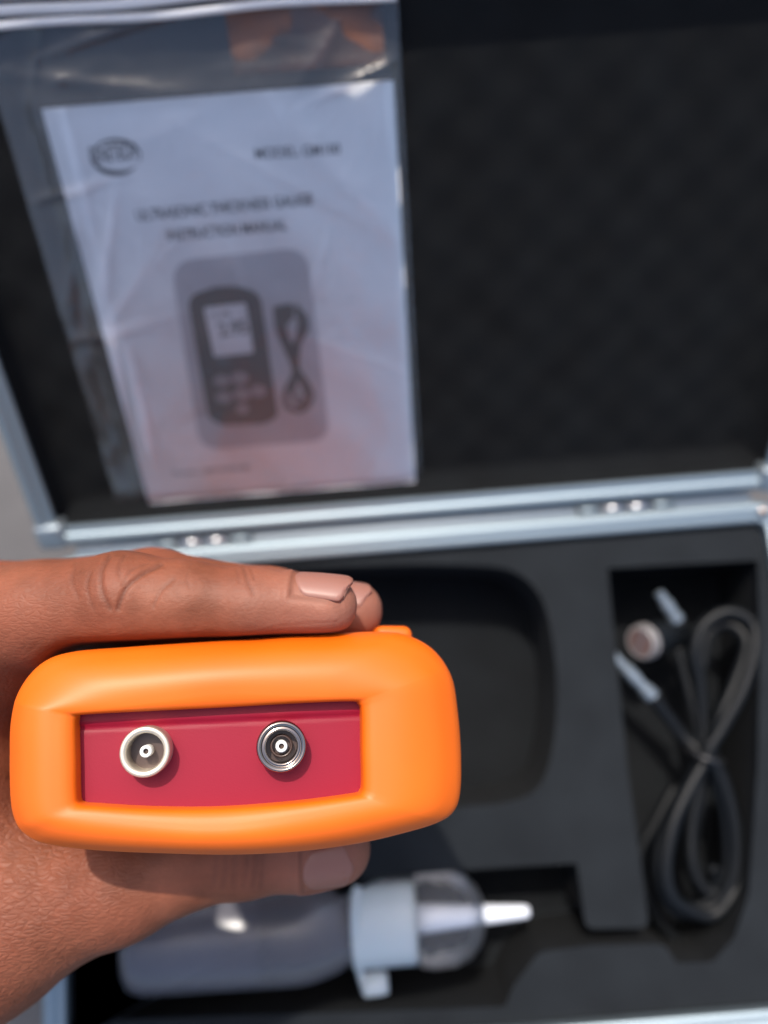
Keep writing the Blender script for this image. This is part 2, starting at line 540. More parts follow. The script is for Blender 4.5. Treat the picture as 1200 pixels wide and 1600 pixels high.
text('cover_title', 'ULTRASONIC THICKNESS GAUGE', M_ink, man, mp(221, 345), mp(495, 319), .0034, .022)
text('cover_title', 'INSTRUCTION MANUAL', M_ink, man, mp(269, 376), mp(455, 359), .0034, .022)
text('model_line', 'MODEL: GM100', M_ink, man, mp(406, 248), mp(538, 240), .0030, .012)
text('version_line', 'Version: GM100-EN-00', M_inkgrey, man, mp(274, 743), mp(395, 733), .0020, .01)
# swoosh logo
lg = text('maker_logo', 'BENETECH', M_ink, man, mp(149, 256), mp(222, 247), .0048, .02, .25)
c0 = np.array(mp(187, 246))
def swoosh(name, a0, a1, ra, rb, thick, off=(0, 0)):
    P = []; Q = []
    for k in range(25):
        t = k / 24; a = R(a0 + (a1 - a0) * t)
        th = thick * math.sin(math.pi * min(max(t, .04), .96)) + .00012
        P.append((c0[0] + off[0] + (ra + th / 2) * math.cos(a), c0[1] + off[1] + (rb + th / 2) * math.sin(a)))
        Q.append((c0[0] + off[0] + (ra - th / 2) * math.cos(a), c0[1] + off[1] + (rb - th / 2) * math.sin(a)))
    v = [(p[0], p[1], ZT) for p in P + Q]; f = [(i, i + 1, 26 + i, 25 + i) for i in range(24)]
    mesh(name, v, f, M_ink, lg, smooth=False)
swoosh('swoosh', 150, -28, .0074, .0046, .0009, (.0002, .0004))
swoosh('swoosh', 175, 318, .0072, .0044, .0016)
# grey picture card with the printed gauge and its cable
pa = [mp(272, 408), mp(485, 385), mp(521, 687), mp(318, 703)]
def rpoly(P, r, n=6): return soften([np.array(p) for p in P], r, n)
pic = flat('cover_picture', rpoly(pa, .008), M_card, man, ZT)
Z2 = ZT + .00012; Z3 = ZT + .00022; Z4 = ZT + .00032
dv = flat('printed_gauge', rpoly([mp(298, 462), mp(345, 447), mp(378, 446), mp(412, 458), mp(440, 650), mp(420, 662), mp(350, 664), mp(331, 652)], .0045), M_inkgrey, pic, Z2)
flat('printed_screen', rpoly([mp(324, 480), mp(390, 472), mp(402, 550), mp(340, 557)], .0008), M_lcd, pic, Z3)
text('printed_reading', '2.95', M_inkgrey, pic, mp(350, 526), mp(394, 520), .0052, .02, 0, Z4)
text('printed_reading', 'mm 5900', M_inkgrey, pic, mp(334, 495), mp(366, 492), .0014, .02, 0, Z4)
for (x, y, r_) in ((352, 594, .0030), (380, 590, .0032), (355, 620, .0030), (383, 615, .0032), (409, 610, .0030), (384, 638, .0024)):
    c = mp(x, y)
    flat('printed_key', [(c[0] + r_ * math.cos(R(a)), c[1] + .8 * r_ * math.sin(R(a))) for a in range(0, 360, 30)], M_key, pic, Z3)
def ribbon(name, pts, wd, m, parent, z):
    P = spline([mp(*p) for p in pts], 6)
    d = np.gradient(P, axis=0); d /= np.linalg.norm(d, axis=1)[:, None]; nn = np.stack([-d[:, 1], d[:, 0]], 1)
    a = P + nn * wd / 2; b_ = P - nn * wd / 2; n = len(P)
    v = [(p[0], p[1], z) for p in a] + [(p[0], p[1], z) for p in b_]
    return mesh(name, v, [(i, i + 1, n + i + 1, n + i) for i in range(n - 1)], m, parent, smooth=False)
ribbon('printed_cable', [(445, 478), (440, 510), (455, 548), (466, 580), (452, 612), (455, 635), (478, 640), (492, 620), (484, 598), (466, 572), (462, 545), (480, 520), (482, 497), (466, 478)], .0021, M_inkgrey, pic, Z2)
ribbon('printed_cable', [(450, 482), (450, 515), (461, 552), (467, 580), (464, 615), (475, 632), (482, 612), (470, 580), (470, 545), (474, 505), (470, 490)], .0019, M_inkgrey, pic, Z3)
flat('printed_probe', rpoly([mp(432, 478), mp(462, 473), mp(466, 492), mp(448, 515), (mp(436, 515)[0], mp(436, 515)[1])], .001), M_inkgrey, pic, Z4)

# brown slip added behind the film to imitate a reflection, above the manual
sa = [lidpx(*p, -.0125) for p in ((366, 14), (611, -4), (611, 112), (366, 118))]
patch = empty('reflection_patch', mat=Mlid @ Matrix.Translation((sa[3][0], sa[3][1], -.0138)))
tag(patch, 'rust brown slip added in the clear bag above the manual, imitating a reflection', 'reflection slip')
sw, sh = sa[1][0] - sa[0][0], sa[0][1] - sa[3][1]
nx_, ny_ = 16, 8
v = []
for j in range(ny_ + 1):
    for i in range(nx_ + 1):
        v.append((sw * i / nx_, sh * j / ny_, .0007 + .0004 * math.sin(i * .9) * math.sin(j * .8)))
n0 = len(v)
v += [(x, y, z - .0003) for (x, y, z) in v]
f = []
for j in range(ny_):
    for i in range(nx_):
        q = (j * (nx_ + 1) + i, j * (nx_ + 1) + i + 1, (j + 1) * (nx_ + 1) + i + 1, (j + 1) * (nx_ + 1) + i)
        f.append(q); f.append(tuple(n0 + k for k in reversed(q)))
mesh('reflection_sheet', v, f, M_reflection, patch)

# clear zip bag round the manual
BU0, BU1, BV0, BV1 = -.1165, .0046, .0100, .1960
bag = empty('plastic_bag', mat=Mlid @ Matrix.Translation((BU0, BV0, -.0142)))
tag(bag, 'crinkled clear zip bag lying in the lid around the white manual', 'bag')
nu, nv = 170, 230
uu, vv_ = np.meshgrid(np.linspace(0, BU1 - BU0, nu), np.linspace(0, BV1 - BV0, nv))
def sstep(a, b, x):
    t = np.clip((x - a) / (b - a), 0, 1); return t * t * (3 - 2 * t)
m0, m1, n0_, n1 = U0 - BU0, U1 - BU0, V0 - BV0, V1 - BV0
inside = sstep(m0 - .006, m0 + .0004, uu) * sstep(m1 + .0022, m1 - .0004, uu) * sstep(n1 + .008, n1 - .0005, vv_)
hgt = .0009 + .0021 * inside
for k in range(46):          # creases
    cu_, cv_ = rng.uniform(0, BU1 - BU0), rng.uniform(0, BV1 - BV0)
    a = rng.uniform(0, math.pi)
    if k < 16: cu_ = rng.uniform(0, .022); a = rng.normal(1.2, .5)
    elif k < 26: cv_ = rng.uniform(.142, BV1 - BV0); a = rng.normal(.3, .6)
    le, wi, am = rng.uniform(.008, .035), rng.uniform(.0009, .0032), rng.uniform(.0003, .0010) * (1.9 if k < 26 else .32)
    s_ = (uu - cu_) * math.cos(a) + (vv_ - cv_) * math.sin(a); t_ = -(uu - cu_) * math.sin(a) + (vv_ - cv_) * math.cos(a)
    hgt += am * np.exp(-(s_ / le) ** 2) * np.exp(-np.abs(t_ / wi) ** 1.4)
edge = np.minimum.reduce([uu, BU1 - BU0 - uu, vv_])
hgt = np.where(edge < .004, .0004 + (hgt - .0004) * np.clip(edge / .004, 0, 1) ** .7, hgt)
hgt += .0003 * np.sin(uu * 190 + vv_ * 60) * np.sin(vv_ * 130)
v = np.stack([uu, vv_, hgt], -1).reshape(-1, 3)
ff = [(j * nu + i, j * nu + i + 1, (j + 1) * nu + i + 1, (j + 1) * nu + i) for j in range(nv - 1) for i in range(nu - 1)]
mesh('front_film', v, ff, M_bag, bag)
mesh('back_film', [(0, 0, .0003), (BU1 - BU0, 0, .0003), (BU1 - BU0, BV1 - BV0, .0003), (0, BV1 - BV0, .0003)], [(0, 1, 2, 3)], M_bag, bag, smooth=False)
zb = .1705 - BV0
mb = MB()
for k, (o, wd, h_) in enumerate(((.0012, .0011, .0007), (.0046, .0014, .0010), (.0082, .0008, .0008), (.0112, .0012, .0009))):
    pts = [(x, zb + o + .0004 * math.sin(x * 90 + k), .0030 + .0007 * math.sin(x * 110 + .7)) for x in np.linspace(.0005, BU1 - BU0 - .0005, 60)]
    nn = 10; vq = []; fq = []
    for p in pts:
        for q in range(nn):
            a = 2 * math.pi * q / nn
            vq.append((p[0], p[1] + wd * math.cos(a), p[2] + h_ * math.sin(a)))
    for i in range(len(pts) - 1):
        for q in range(nn):
            fq.append((i * nn + q, i * nn + (q + 1) % nn, (i + 1) * nn + (q + 1) % nn, (i + 1) * nn + q))
    mb.add(vq, fq)
mb.build('zip_strip', M_zip, bag)

# ------------------------------------------------------------------ the gauge
AX = np.array([-.15, -.233, -1.0]); AX /= np.linalg.norm(AX)
DC = wpt(370, 1160, 130.5)
zd = -AX; xd = np.array([1.0, 0, 0]); xd -= zd * (xd @ zd); xd /= np.linalg.norm(xd); yd = np.cross(zd, xd)
Mg = Matrix(((xd[0], yd[0], zd[0], DC[0]), (xd[1], yd[1], zd[1], DC[1]), (xd[2], yd[2], zd[2], DC[2]), (0, 0, 0, 1)))
def gpx(px, py, z):        # photo pixel -> gauge local xy on plane z
    d = np.array([(px - 600) / FPX, (800 - py) / FPX, -1]); c = np.array([0, 0, CZ])
    p0 = DC + zd * z
    p = c + d * (((p0 - c) @ zd) / (d @ zd)) - DC
    return np.array([p @ xd, p @ yd])
gauge = empty('thickness_gauge', mat=Mg)
tag(gauge, 'bright orange handheld gauge with two round sockets, held end-on', 'gauge')
ZS = -.0095                # silhouette plane
outer_px = [(19, 1180), (21, 1125), (34, 1076), (66, 1037), (112, 1019), (200, 1011), (350, 1001), (500, 991), (590, 987), (634, 992), (676, 1015), (704, 1056), (714, 1110), (719, 1175), (718, 1235), (708, 1266), (682, 1284), (630, 1300), (560, 1316), (470, 1328), (370, 1333), (260, 1331), (150, 1326), (75, 1316), (42, 1300), (26, 1275), (20, 1240)]
inner_px = [(117, 1190), (116, 1140), (118, 1121), (128, 1117), (220, 1112), (345, 1106), (470, 1099), (550, 1096), (562, 1100), (566, 1112), (567, 1170), (568, 1226), (565, 1239), (552, 1244), (460, 1256), (345, 1265), (240, 1265), (150, 1260), (123, 1257), (118, 1245)]
NO = 320
def polar(P, z, n=NO):
    Q = spline([gpx(*p, z) for p in P], 16, True)
    cc = gpx(345, 1178, z)
    d = Q - cc
    a = np.unwrap(np.arctan2(d[:, 1], d[:, 0])); r = np.linalg.norm(d, axis=1)
    if a[-1] < a[0]: a = a[::-1]; r = r[::-1]
    a = np.mod(a, 2 * math.pi); o = np.argsort(a); a = a[o]; r = r[o]
    return cc, a, r
ci, ai, ri = polar(inner_px, -.0006)
cO, ao, ro = polar(outer_px, ZS)
# sampling angles: even along a blend of both outlines
fa = np.linspace(0, 2 * math.pi, 2000, endpoint=False)
fi = np.interp(fa, ai, ri, period=2 * math.pi); fo = np.interp(fa, ao, ro, period=2 * math.pi)
px_ = np.stack([np.cos(fa), np.sin(fa)], 1)
seglen = np.linalg.norm(np.diff(px_ * fi[:, None], axis=0, append=(px_ * fi[:, None])[:1]), axis=1) + np.linalg.norm(np.diff(px_ * fo[:, None], axis=0, append=(px_ * fo[:, None])[:1]), axis=1) * .6
cum = np.concatenate([[0], np.cumsum(seglen)]); cum /= cum[-1]
ang = np.interp(np.linspace(0, 1, NO, endpoint=False), cum, np.append(fa, 2 * math.pi))
RI = np.interp(ang, ai, ri, period=2 * math.pi); RO = np.interp(ang, ao, ro, period=2 * math.pi)
CA, SA = np.cos(ang), np.sin(ang)
PI_ = np.stack([ci[0] + RI * CA, ci[1] + RI * SA], 1); PO = np.stack([cO[0] + RO * CA, cO[1] + RO * SA], 1)
rings = []
def ring(P, z): rings.append(np.concatenate([P, np.full((NO, 1), z) if np.isscalar(z) else z[:, None]], 1))
dirs = PO - PI_; dl = np.linalg.norm(dirs, axis=1)[:, None]; dn_ = dirs / dl
LIP = .0024
ring(PI_ - dn_ * .00005, -.0050)
ring(PI_, -.0018)
for k in range(1, 5):
    a = R(90 * k / 4)
    ring(PI_ + dn_ * LIP * (1 - math.cos(a)), -.0018 + .0018 * math.sin(a))
P1 = PI_ + dn_ * LIP; z1 = 0.0
K = 18
for k in range(1, K + 1):
    t = k / K
    ph = t * math.pi / 2
    g = math.sin(ph) ** .92
    h = (1 - math.cos(ph)) ** .95
    swell = .0007 * math.sin(math.pi * min(1, t * 1.7)) if t < .588 else 0
    ring(P1 + (PO - P1) * g, z1 + swell + (ZS - z1) * h)
cen = PO.mean(0)
BACKL = .140
for (z, s_) in ((-.014, .998), (-.022, .990), (-.04, .975), (-.06, .97), (-.09, .968), (-.12, .965), (-BACKL + .008, .95), (-BACKL + .003, .91), (-BACKL, .84)):
    ring(cen + (PO - cen) * s_, z)
V_ = np.concatenate(rings); F_ = []
for i in range(len(rings) - 1):
    for k in range(NO):
        k2 = (k + 1) % NO
        F_.append((i * NO + k, i * NO + k2, (i + 1) * NO + k2, (i + 1) * NO + k))
F_.append(tuple((len(rings) - 1) * NO + k for k in range(NO)))
mesh('rubber_boot', V_, F_, M_orange, gauge)
# crimson connector panel with a small ledge along its top
ZP = -.0046
def panel():
    c = PI_.mean(0)
    ro_ = c + (PI_ - c) * 1.015
    top = gpx(0, 1133, ZP)[1]
    def ledge(p):   # y of the ledge line at this x (slopes like the opening)
        a = gpx(130, 1136, ZP); b = gpx(560, 1116, ZP)
        return a[1] + (b[1] - a[1]) * (p[0] - a[0]) / (b[0] - a[0])
    nx, ny = 90, 44
    x0, x1 = PI_[:, 0].min() - .0004, PI_[:, 0].max() + .0004
    y0, y1 = PI_[:, 1].min() - .0004, PI_[:, 1].max() + .0006
    v = []
    for j in range(ny + 1):
        for i in range(nx + 1):
            p = (x0 + (x1 - x0) * i / nx, y0 + (y1 - y0) * j / ny)
            e = p[1] - ledge(p)
            k = min(max(e / .0012 + .5, 0), 1); k = k * k * (3 - 2 * k)
            k2 = max(0, 1 - abs(e + .0001) / .0007)
            v.append((p[0], p[1], ZP + .0005 * k - .0003 * k2))
    f = [(j * (nx + 1) + i, j * (nx + 1) + i + 1, (j + 1) * (nx + 1) + i + 1, (j + 1) * (nx + 1) + i) for j in range(ny) for i in range(nx)]
    return mesh('connector_panel', v, f, M_red, gauge)
panel()
def socket(px, py, r_px, ring_m, chrome):
    zt = ZP + .0046
    c = gpx(px, py, zt)
    r = r_px * (DC[2] * 0 + (CZ - (DC + zd * zt)[2])) / FPX
    T = Matrix.Translation((c[0], c[1], ZP))
    root = empty('socket', (0, 0, 0)); root.parent = gauge
    k = r
    L_ = zt - ZP
    mb = MB()
    if chrome:
        mb.lathe([(k * 1.02, -.0004), (k * 1.02, L_ - .0012), (k, L_ - .0005), (k * .94, L_), (k * .86, L_ - .0001), (k * .80, L_ - .0005), (k * .76, L_ - .0006), (k * .72, L_ - .0003), (k * .66, L_ - .0004), (k * .64, L_ - .0010), (k * .64, .0002)], T, 64, False)
    else:
        mb.lathe([(k, -.0004), (k, L_ - .0005), (k * .97, L_ - .0001), (k * .92, L_), (k * .82, L_), (k * .76, L_ - .0002), (k * .73, L_ - .0007), (k * .72, .0002)], T, 64, False)
    mb.build('outer_ring', ring_m, root)
    mb = MB(); mb.lathe([(k * .75, .0003), (k * .5, .0003), (.00001, .0003)], T, 48, False)
    if chrome: mb.lathe([(k * .46, .0003), (k * .46, .0022), (k * .38, .0024), (k * .36, .0003)], T, 48, False)
    mb.build('socket_well', M_dark, root)
    mb = MB(); mb.lathe([(k * .24, .0003), (k * .24, L_ - .0012), (k * .20, L_ - .0009), (k * .13, L_ - .0009), (k * .11, L_ - .0013), (k * .10, .0008)], T, 32, False)
    mb.build('centre_pin', M_insul, root)
    mb = MB(); mb.lathe([(k * .105, .0004), (k * .105, L_ - .0018), (.00001, L_ - .0018)], T, 24, False)
    mb.build('pin_core', M_dark, root)
    return root
s1 = socket(226, 1175, 38, M_nickel, False); s1['label'] = 'socket with a cream satin ring'
s2 = socket(440, 1167, 39, M_chrome, True); s2['label'] = 'socket with dark polished double ring'
# raised grip pad on the upper side, display on the lower side
def pad(name, x0, x1, y0, y1, z0, z1, m, bev):
    mb = MB(); mb.box(((x0 + x1) / 2, (y0 + y1) / 2, (z0 + z1) / 2), ((x1 - x0) / 2, (y1 - y0) / 2, (z1 - z0) / 2))
    return mb.build(name, m, gauge, bevel=bev, seg=4)
ytop = PO[:, 1].max(); ybot = PO[:, 1].min()
tabx = gpx(617, 985, -.020)
pad('grip_ridge', tabx[0] - .0045, tabx[0] + .0035, ytop - .006, tabx[1] + .0009, -.055, -.018, M_orange, .0018)
pad('display_panel', PO[:, 0].min() + .012, PO[:, 0].max() - .010, ybot - .0006, ybot + .004, -.085, -.030, M_glass, .0008)
pad('keypad', PO[:, 0].min() + .012, PO[:, 0].max() - .010, ybot - .0006, ybot + .004, -.128, -.088, M_black, .0008)

# ------------------------------------------------------------------ the hand (one continuous surface from a distance field)
G = lambda px, py, d, r: (wpt(px, py, d) * 1000, r)          # millimetres
def chain(*P): return [(P[i], P[i + 1]) for i in range(len(P) - 1)]
idx = [G(-150, 978, 153.0, 12.10), G(60, 962, 148.0, 9.67), G(195, 938, 145.5, 8.99), G(290, 943, 145.0, 7.73), G(395, 948, 145.0, 7.15), G(508, 946, 144.5, 6.09)]
mid = [G(-150, 960, 174.0, 12.71), G(70, 950, 168.0, 10.16), G(235, 927, 164.5, 9.37), G(420, 945, 164.0, 7.71), G(552, 955, 163.0, 6.25)]
rin = [G(-160, 985, 196, 12), G(60, 975, 190, 9.8), G(220, 965, 187, 9.0), G(400, 985, 186, 7.6), G(490, 1000, 185, 6.8)]
pin = [G(-175, 1025, 212, 10.5), G(20, 1010, 206, 8.4), G(170, 1010, 203, 7.6), G(300, 1030, 202, 6.6), G(370, 1040, 201, 6.2)]
thb = [G(-40, 1440, 166, 19), G(80, 1400, 164, 14.5), G(185, 1377, 163, 12.2), G(290, 1345, 163.5, 9.6), G(380, 1330, 164, 9.0), G(470, 1326, 164, 8.3), G(526, 1328, 163.5, 7.2)]
wr1 = G(-360, 1560, 176, 25); wr2 = G(-380, 1440, 200, 25)
palm = chain(wr1, thb[0]) + chain(wr2, idx[0]) + chain(wr2, mid[0]) + chain(wr2, rin[0]) + chain(wr2, pin[0]) + chain(idx[0], mid[0], rin[0], pin[0]) + chain(wr1, wr2) \
    + chain(G(-8, 1008, 153, 9.2), G(-45, 1035, 158, 10.5), G(-80, 1060, 164, 11.5), G(-65, 1180, 165, 12), G(-25, 1320, 164, 12)) + chain(G(-200, 1180, 180, 16), G(-190, 1330, 180, 18)) \
    + chain(wr1, G(-900, 1900, 190, 31)) + chain(wr2, G(-900, 1800, 215, 31))
h_ = .8
lo = np.array([-175., -152., CZ * 1000 - 236]); hi = np.array([4., 6., CZ * 1000 - 134])
xs, ys, zs = [np.arange(lo[i], hi[i], h_, dtype=np.float32) for i in range(3)]
def rcone(X, Y, Z, A, B):
    (a, r1), (b, r2) = A, B
    ba = b - a; l2 = ba @ ba; rr = r1 - r2; a2 = l2 - rr * rr; il2 = 1 / l2
    px, py, pz = X - a[0], Y - a[1], Z - a[2]
    y = px * ba[0] + py * ba[1] + pz * ba[2]
    z = y - l2
    q0 = px * l2 - ba[0] * y; q1 = py * l2 - ba[1] * y; q2 = pz * l2 - ba[2] * y
    x2 = q0 * q0 + q1 * q1 + q2 * q2
    y2 = y * y * l2; z2 = z * z * l2
    k = np.sign(rr) * rr * rr * x2
    d = (np.sqrt(x2 * a2 * il2) + y * rr) * il2 - r1
    d = np.where(np.sign(z) * a2 * z2 > k, np.sqrt(x2 + z2) * il2 - r2, d)
    c2 = (np.sign(z) * a2 * z2 <= k) & (np.sign(y) * a2 * y2 < k)
    d = np.where(c2, np.sqrt(x2 + y2) * il2 - r1, d)
    return d
def smin(a, b, k):
    h = np.maximum(k - np.abs(a - b), 0) / k
    return np.minimum(a, b) - h * h * k * .25
bo = np.array(PO); bc = bo.mean(0) * 1000
def devsd(X, Y, Z):          # gauge body as a rounded box, mm
    px, py, pz = X - DC[0] * 1000, Y - DC[1] * 1000, Z - DC[2] * 1000
    lx = px * xd[0] + py * xd[1] + pz * xd[2]; ly = px * yd[0] + py * yd[1] + pz * yd[2]; lz = px * zd[0] + py * zd[1] + pz * zd[2]
    mnx, mny = bo.min(0) * 1000; mxx, mxy = bo.max(0) * 1000
    r = 9.0
    qx = np.abs(lx - (mnx + mxx) / 2) - (mxx - mnx) * .5 * .985 + r; qy = np.abs(ly - (mny + mxy) / 2 - .04 * (lx - (mnx + mxx) / 2)) - (mxy - mny) * .5 * .93 + r
    return np.sqrt(np.maximum(qx, 0) ** 2 + np.maximum(qy, 0) ** 2) + np.minimum(np.maximum(qx, qy), 0) - r
def hand_sdf(X, Y, Z):
    P = None
    for A, B in palm:
        d = rcone(X, Y, Z, A, B); P = d if P is None else smin(P, d, 9)
    out = None
    for ch, kb in ((idx, 5), (mid, 5), (rin, 5), (pin, 5), (thb, 10)):
        D = None
        for A, B in chain(*ch):
            d = rcone(X, Y, Z, A, B); D = d if D is None else smin(D, d, 2.5)
        D = smin(P, D, kb)
        out = D if out is None else smin(out, D, .7)
    dv_ = .25 - devsd(X, Y, Z)
    return -smin(-out, -dv_, 1.5)
def surface_nets(f, lo, h):
    s = f < 0
    nx, ny, nz = f.shape
    c = np.zeros((nx - 1, ny - 1, nz - 1), np.uint8)
    for dx in (0, 1):
        for dy in (0, 1):
            for dz in (0, 1):
                c += s[dx:nx - 1 + dx, dy:ny - 1 + dy, dz:nz - 1 + dz]
    act = np.argwhere((c > 0) & (c < 8))
    idm = np.full(c.shape, -1, np.int64); idm[tuple(act.T)] = np.arange(len(act))
    acc = np.zeros((len(act), 3)); cnt = np.zeros(len(act))
    cor = [(i, j, k) for i in (0, 1) for j in (0, 1) for k in (0, 1)]
    val = {q: f[act[:, 0] + q[0], act[:, 1] + q[1], act[:, 2] + q[2]] for q in cor}
    for a in cor:
        for b in cor:
            if a < b and sum(abs(a[i] - b[i]) for i in range(3)) == 1:
                va, vb = val[a], val[b]
                m = (va < 0) != (vb < 0)
                t = np.where(m, va / np.where(m, va - vb, 1), 0)
                p = np.array(a) + t[:, None] * (np.array(b) - np.array(a))
                acc[m] += p[m]; cnt[m] += 1
    V = (act + acc / cnt[:, None]) * h + lo
    F = []
    for ax in range(3):
        b1, b2 = (ax + 1) % 3, (ax + 2) % 3
        sl0 = [slice(None)] * 3; sl1 = [slice(None)] * 3
        sl0[ax] = slice(0, -1); sl1[ax] = slice(1, None)
        e = s[tuple(sl0)] != s[tuple(sl1)]
        E = np.argwhere(e)
        ok = (E[:, b1] > 0) & (E[:, b2] > 0) & (E[:, b1] < f.shape[b1] - 1) & (E[:, b2] < f.shape[b2] - 1)
        E = E[ok]
        ins = s[tuple(E.T)]
        def cell(o1, o2):
            q = E.copy(); q[:, b1] += o1; q[:, b2] += o2
            return idm[tuple(q.T)]
        q = np.stack([cell(-1, -1), cell(0, -1), cell(0, 0), cell(-1, 0)], 1)
        q[~ins] = q[~ins][:, ::-1]
        F.append(q)
    return V, np.concatenate(F)
fld = np.empty((len(xs), len(ys), len(zs)), np.float32)
for i0 in range(0, len(xs), 24):
    X, Y, Z = np.meshgrid(xs[i0:i0 + 24], ys, zs, indexing='ij')
    fld[i0:i0 + 24] = hand_sdf(X, Y, Z)
fld[0] = np.maximum(fld[0], .4); fld[:, 0] = np.maximum(fld[:, 0], .4); fld[:, :, 0] = np.maximum(fld[:, :, 0], .4); fld[:, :, -1] = np.maximum(fld[:, :, -1], .4)
V_, F_ = surface_nets(fld, lo, h_)
# finer mesh for the part in view
me = bpy.data.meshes.new('hand'); me.from_pydata((V_ / 1000).tolist(), [], F_.tolist()); me.update()
tmp = bpy.data.objects.new('hand', me); COL.objects.link(tmp)
sm = tmp.modifiers.new('s', 'SUBSURF'); sm.levels = 1; sm.render_levels = 1
dg = bpy.context.evaluated_depsgraph_get()
me2 = bpy.data.meshes.new_from_object(tmp.evaluated_get(dg)); bpy.data.objects.remove(tmp); me2.name = 'hand'
nvv = len(me2.vertices)
vc = np.empty(nvv * 3); me2.vertices.foreach_get('co', vc); vc = vc.reshape(-1, 3) * 1000
vn = np.empty(nvv * 3, np.float32); me2.vertex_normals.foreach_get('vector', vn); vn = vn.reshape(-1, 3)
# pixel position of every vertex as seen in the photograph (only used to lay creases on the skin)
dep = CZ * 1000 - vc[:, 2]
PX = 600 + vc[:, 0] * FPX / dep; PY = 800 - vc[:, 1] * FPX / dep
def seg_dist(pts):
    Q = spline(pts, 8); best = np.full(nvv, 1e9)
    for a, b in zip(Q[:-1], Q[1:]):
        d = b - a; t = np.clip(((PX - a[0]) * d[0] + (PY - a[1]) * d[1]) / (d @ d + 1e-9), 0, 1)
        best = np.minimum(best, np.hypot(PX - a[0] - t * d[0], PY - a[1] - t * d[1]))
    return best
front = (vn[:, 2] > -.1)
def near_chain(ch): 
    d = np.full(nvv, 1e9)
    for A, B in chain(*ch): d = np.minimum(d, rcone(vc[:, 0], vc[:, 1], vc[:, 2], A, B))
    return d < 2.2
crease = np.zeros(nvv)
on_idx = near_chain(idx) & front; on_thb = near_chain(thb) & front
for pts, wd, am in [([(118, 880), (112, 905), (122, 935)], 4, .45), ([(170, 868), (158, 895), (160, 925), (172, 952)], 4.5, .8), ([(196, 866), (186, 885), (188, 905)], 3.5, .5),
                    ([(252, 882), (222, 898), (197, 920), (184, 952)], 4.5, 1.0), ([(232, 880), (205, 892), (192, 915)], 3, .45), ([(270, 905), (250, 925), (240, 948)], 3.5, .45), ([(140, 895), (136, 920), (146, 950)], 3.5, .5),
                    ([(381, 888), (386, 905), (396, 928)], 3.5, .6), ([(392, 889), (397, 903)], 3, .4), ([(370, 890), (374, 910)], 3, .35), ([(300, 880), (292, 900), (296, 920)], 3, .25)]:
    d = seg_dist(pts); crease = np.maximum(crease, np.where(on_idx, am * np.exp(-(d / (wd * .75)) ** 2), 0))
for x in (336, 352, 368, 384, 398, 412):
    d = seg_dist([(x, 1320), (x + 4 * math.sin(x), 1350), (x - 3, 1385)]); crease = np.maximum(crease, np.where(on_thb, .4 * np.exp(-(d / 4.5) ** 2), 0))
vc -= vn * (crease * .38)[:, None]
vc += vn * (.12 * np.sin(PX * .045 + PY * .02) * np.sin(PY * .05))[:, None]
# nails: press the bed in slightly so the plate sits in a fold
def frame_on(A, B, dorsal):
    t = (B - A); L_ = np.linalg.norm(t); t = t / L_
    dsl = np.array(dorsal, float); dsl -= t * (dsl @ t); dsl /= np.linalg.norm(dsl)
    return t, dsl, np.cross(t, dsl), L_
nails = [(idx[4][0], idx[5][0], (0, .93, .37), 8.2, 19.2, 4.7, 'index'), (mid[3][0], mid[4][0], (.1, .88, .47), 11.5, 22.0, 4.6, 'middle'), (thb[4][0], thb[6][0], (0, -.20, .98), 13.5, 24.0, 5.2, 'thumb')]
tint = np.zeros(nvv)
for (A, B, dor, a0, a1, hw, nm) in nails:
    t, dsl, sd, L_ = frame_on(A, B, dor)
    q = vc - A
    s = q @ t; l = q @ sd; up = q @ dsl
    e = np.maximum(np.abs(l) - hw, a0 - s)
    m = (up > 0) & (np.linalg.norm(q, axis=1) < 45)
    fade = sstep(a1 - 1.0, a1 - 5.5, s)
    vc -= vn * np.where(m, .30 * fade * sstep(.6, -.6, e), 0)[:, None]
    vc += vn * np.where(m, .28 * fade * np.exp(-((e - 1.0) / .7) ** 2), 0)[:, None]
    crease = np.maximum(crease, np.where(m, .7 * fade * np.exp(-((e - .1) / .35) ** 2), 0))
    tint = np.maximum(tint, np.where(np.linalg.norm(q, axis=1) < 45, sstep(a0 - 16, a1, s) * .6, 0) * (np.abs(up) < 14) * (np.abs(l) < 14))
me2.vertices.foreach_set('co', (vc / 1000).ravel())
me2.polygons.foreach_set('use_smooth', [True] * len(me2.polygons))
for nm, arr in (('crease', crease), ('tint', tint), ('leather', np.clip(.07 + .24 * sstep(1180, 1260, PY) * sstep(330, 150, PX) + .10 * sstep(220, 60, PX), 0, .45))):
    at = me2.attributes.new(nm, 'FLOAT', 'POINT'); at.data.foreach_set('value', arr.astype(np.float32))
me2.materials.clear(); me2.materials.append(M_skin); me2.update()
hand = link(bpy.data.objects.new('hand', me2))
tag(hand, 'bare left hand gripping the orange gauge from the left', 'hand')
def sdf1(p): return float(hand_sdf(np.array([p[0]]), np.array([p[1]]), np.array([p[2]]))[0])
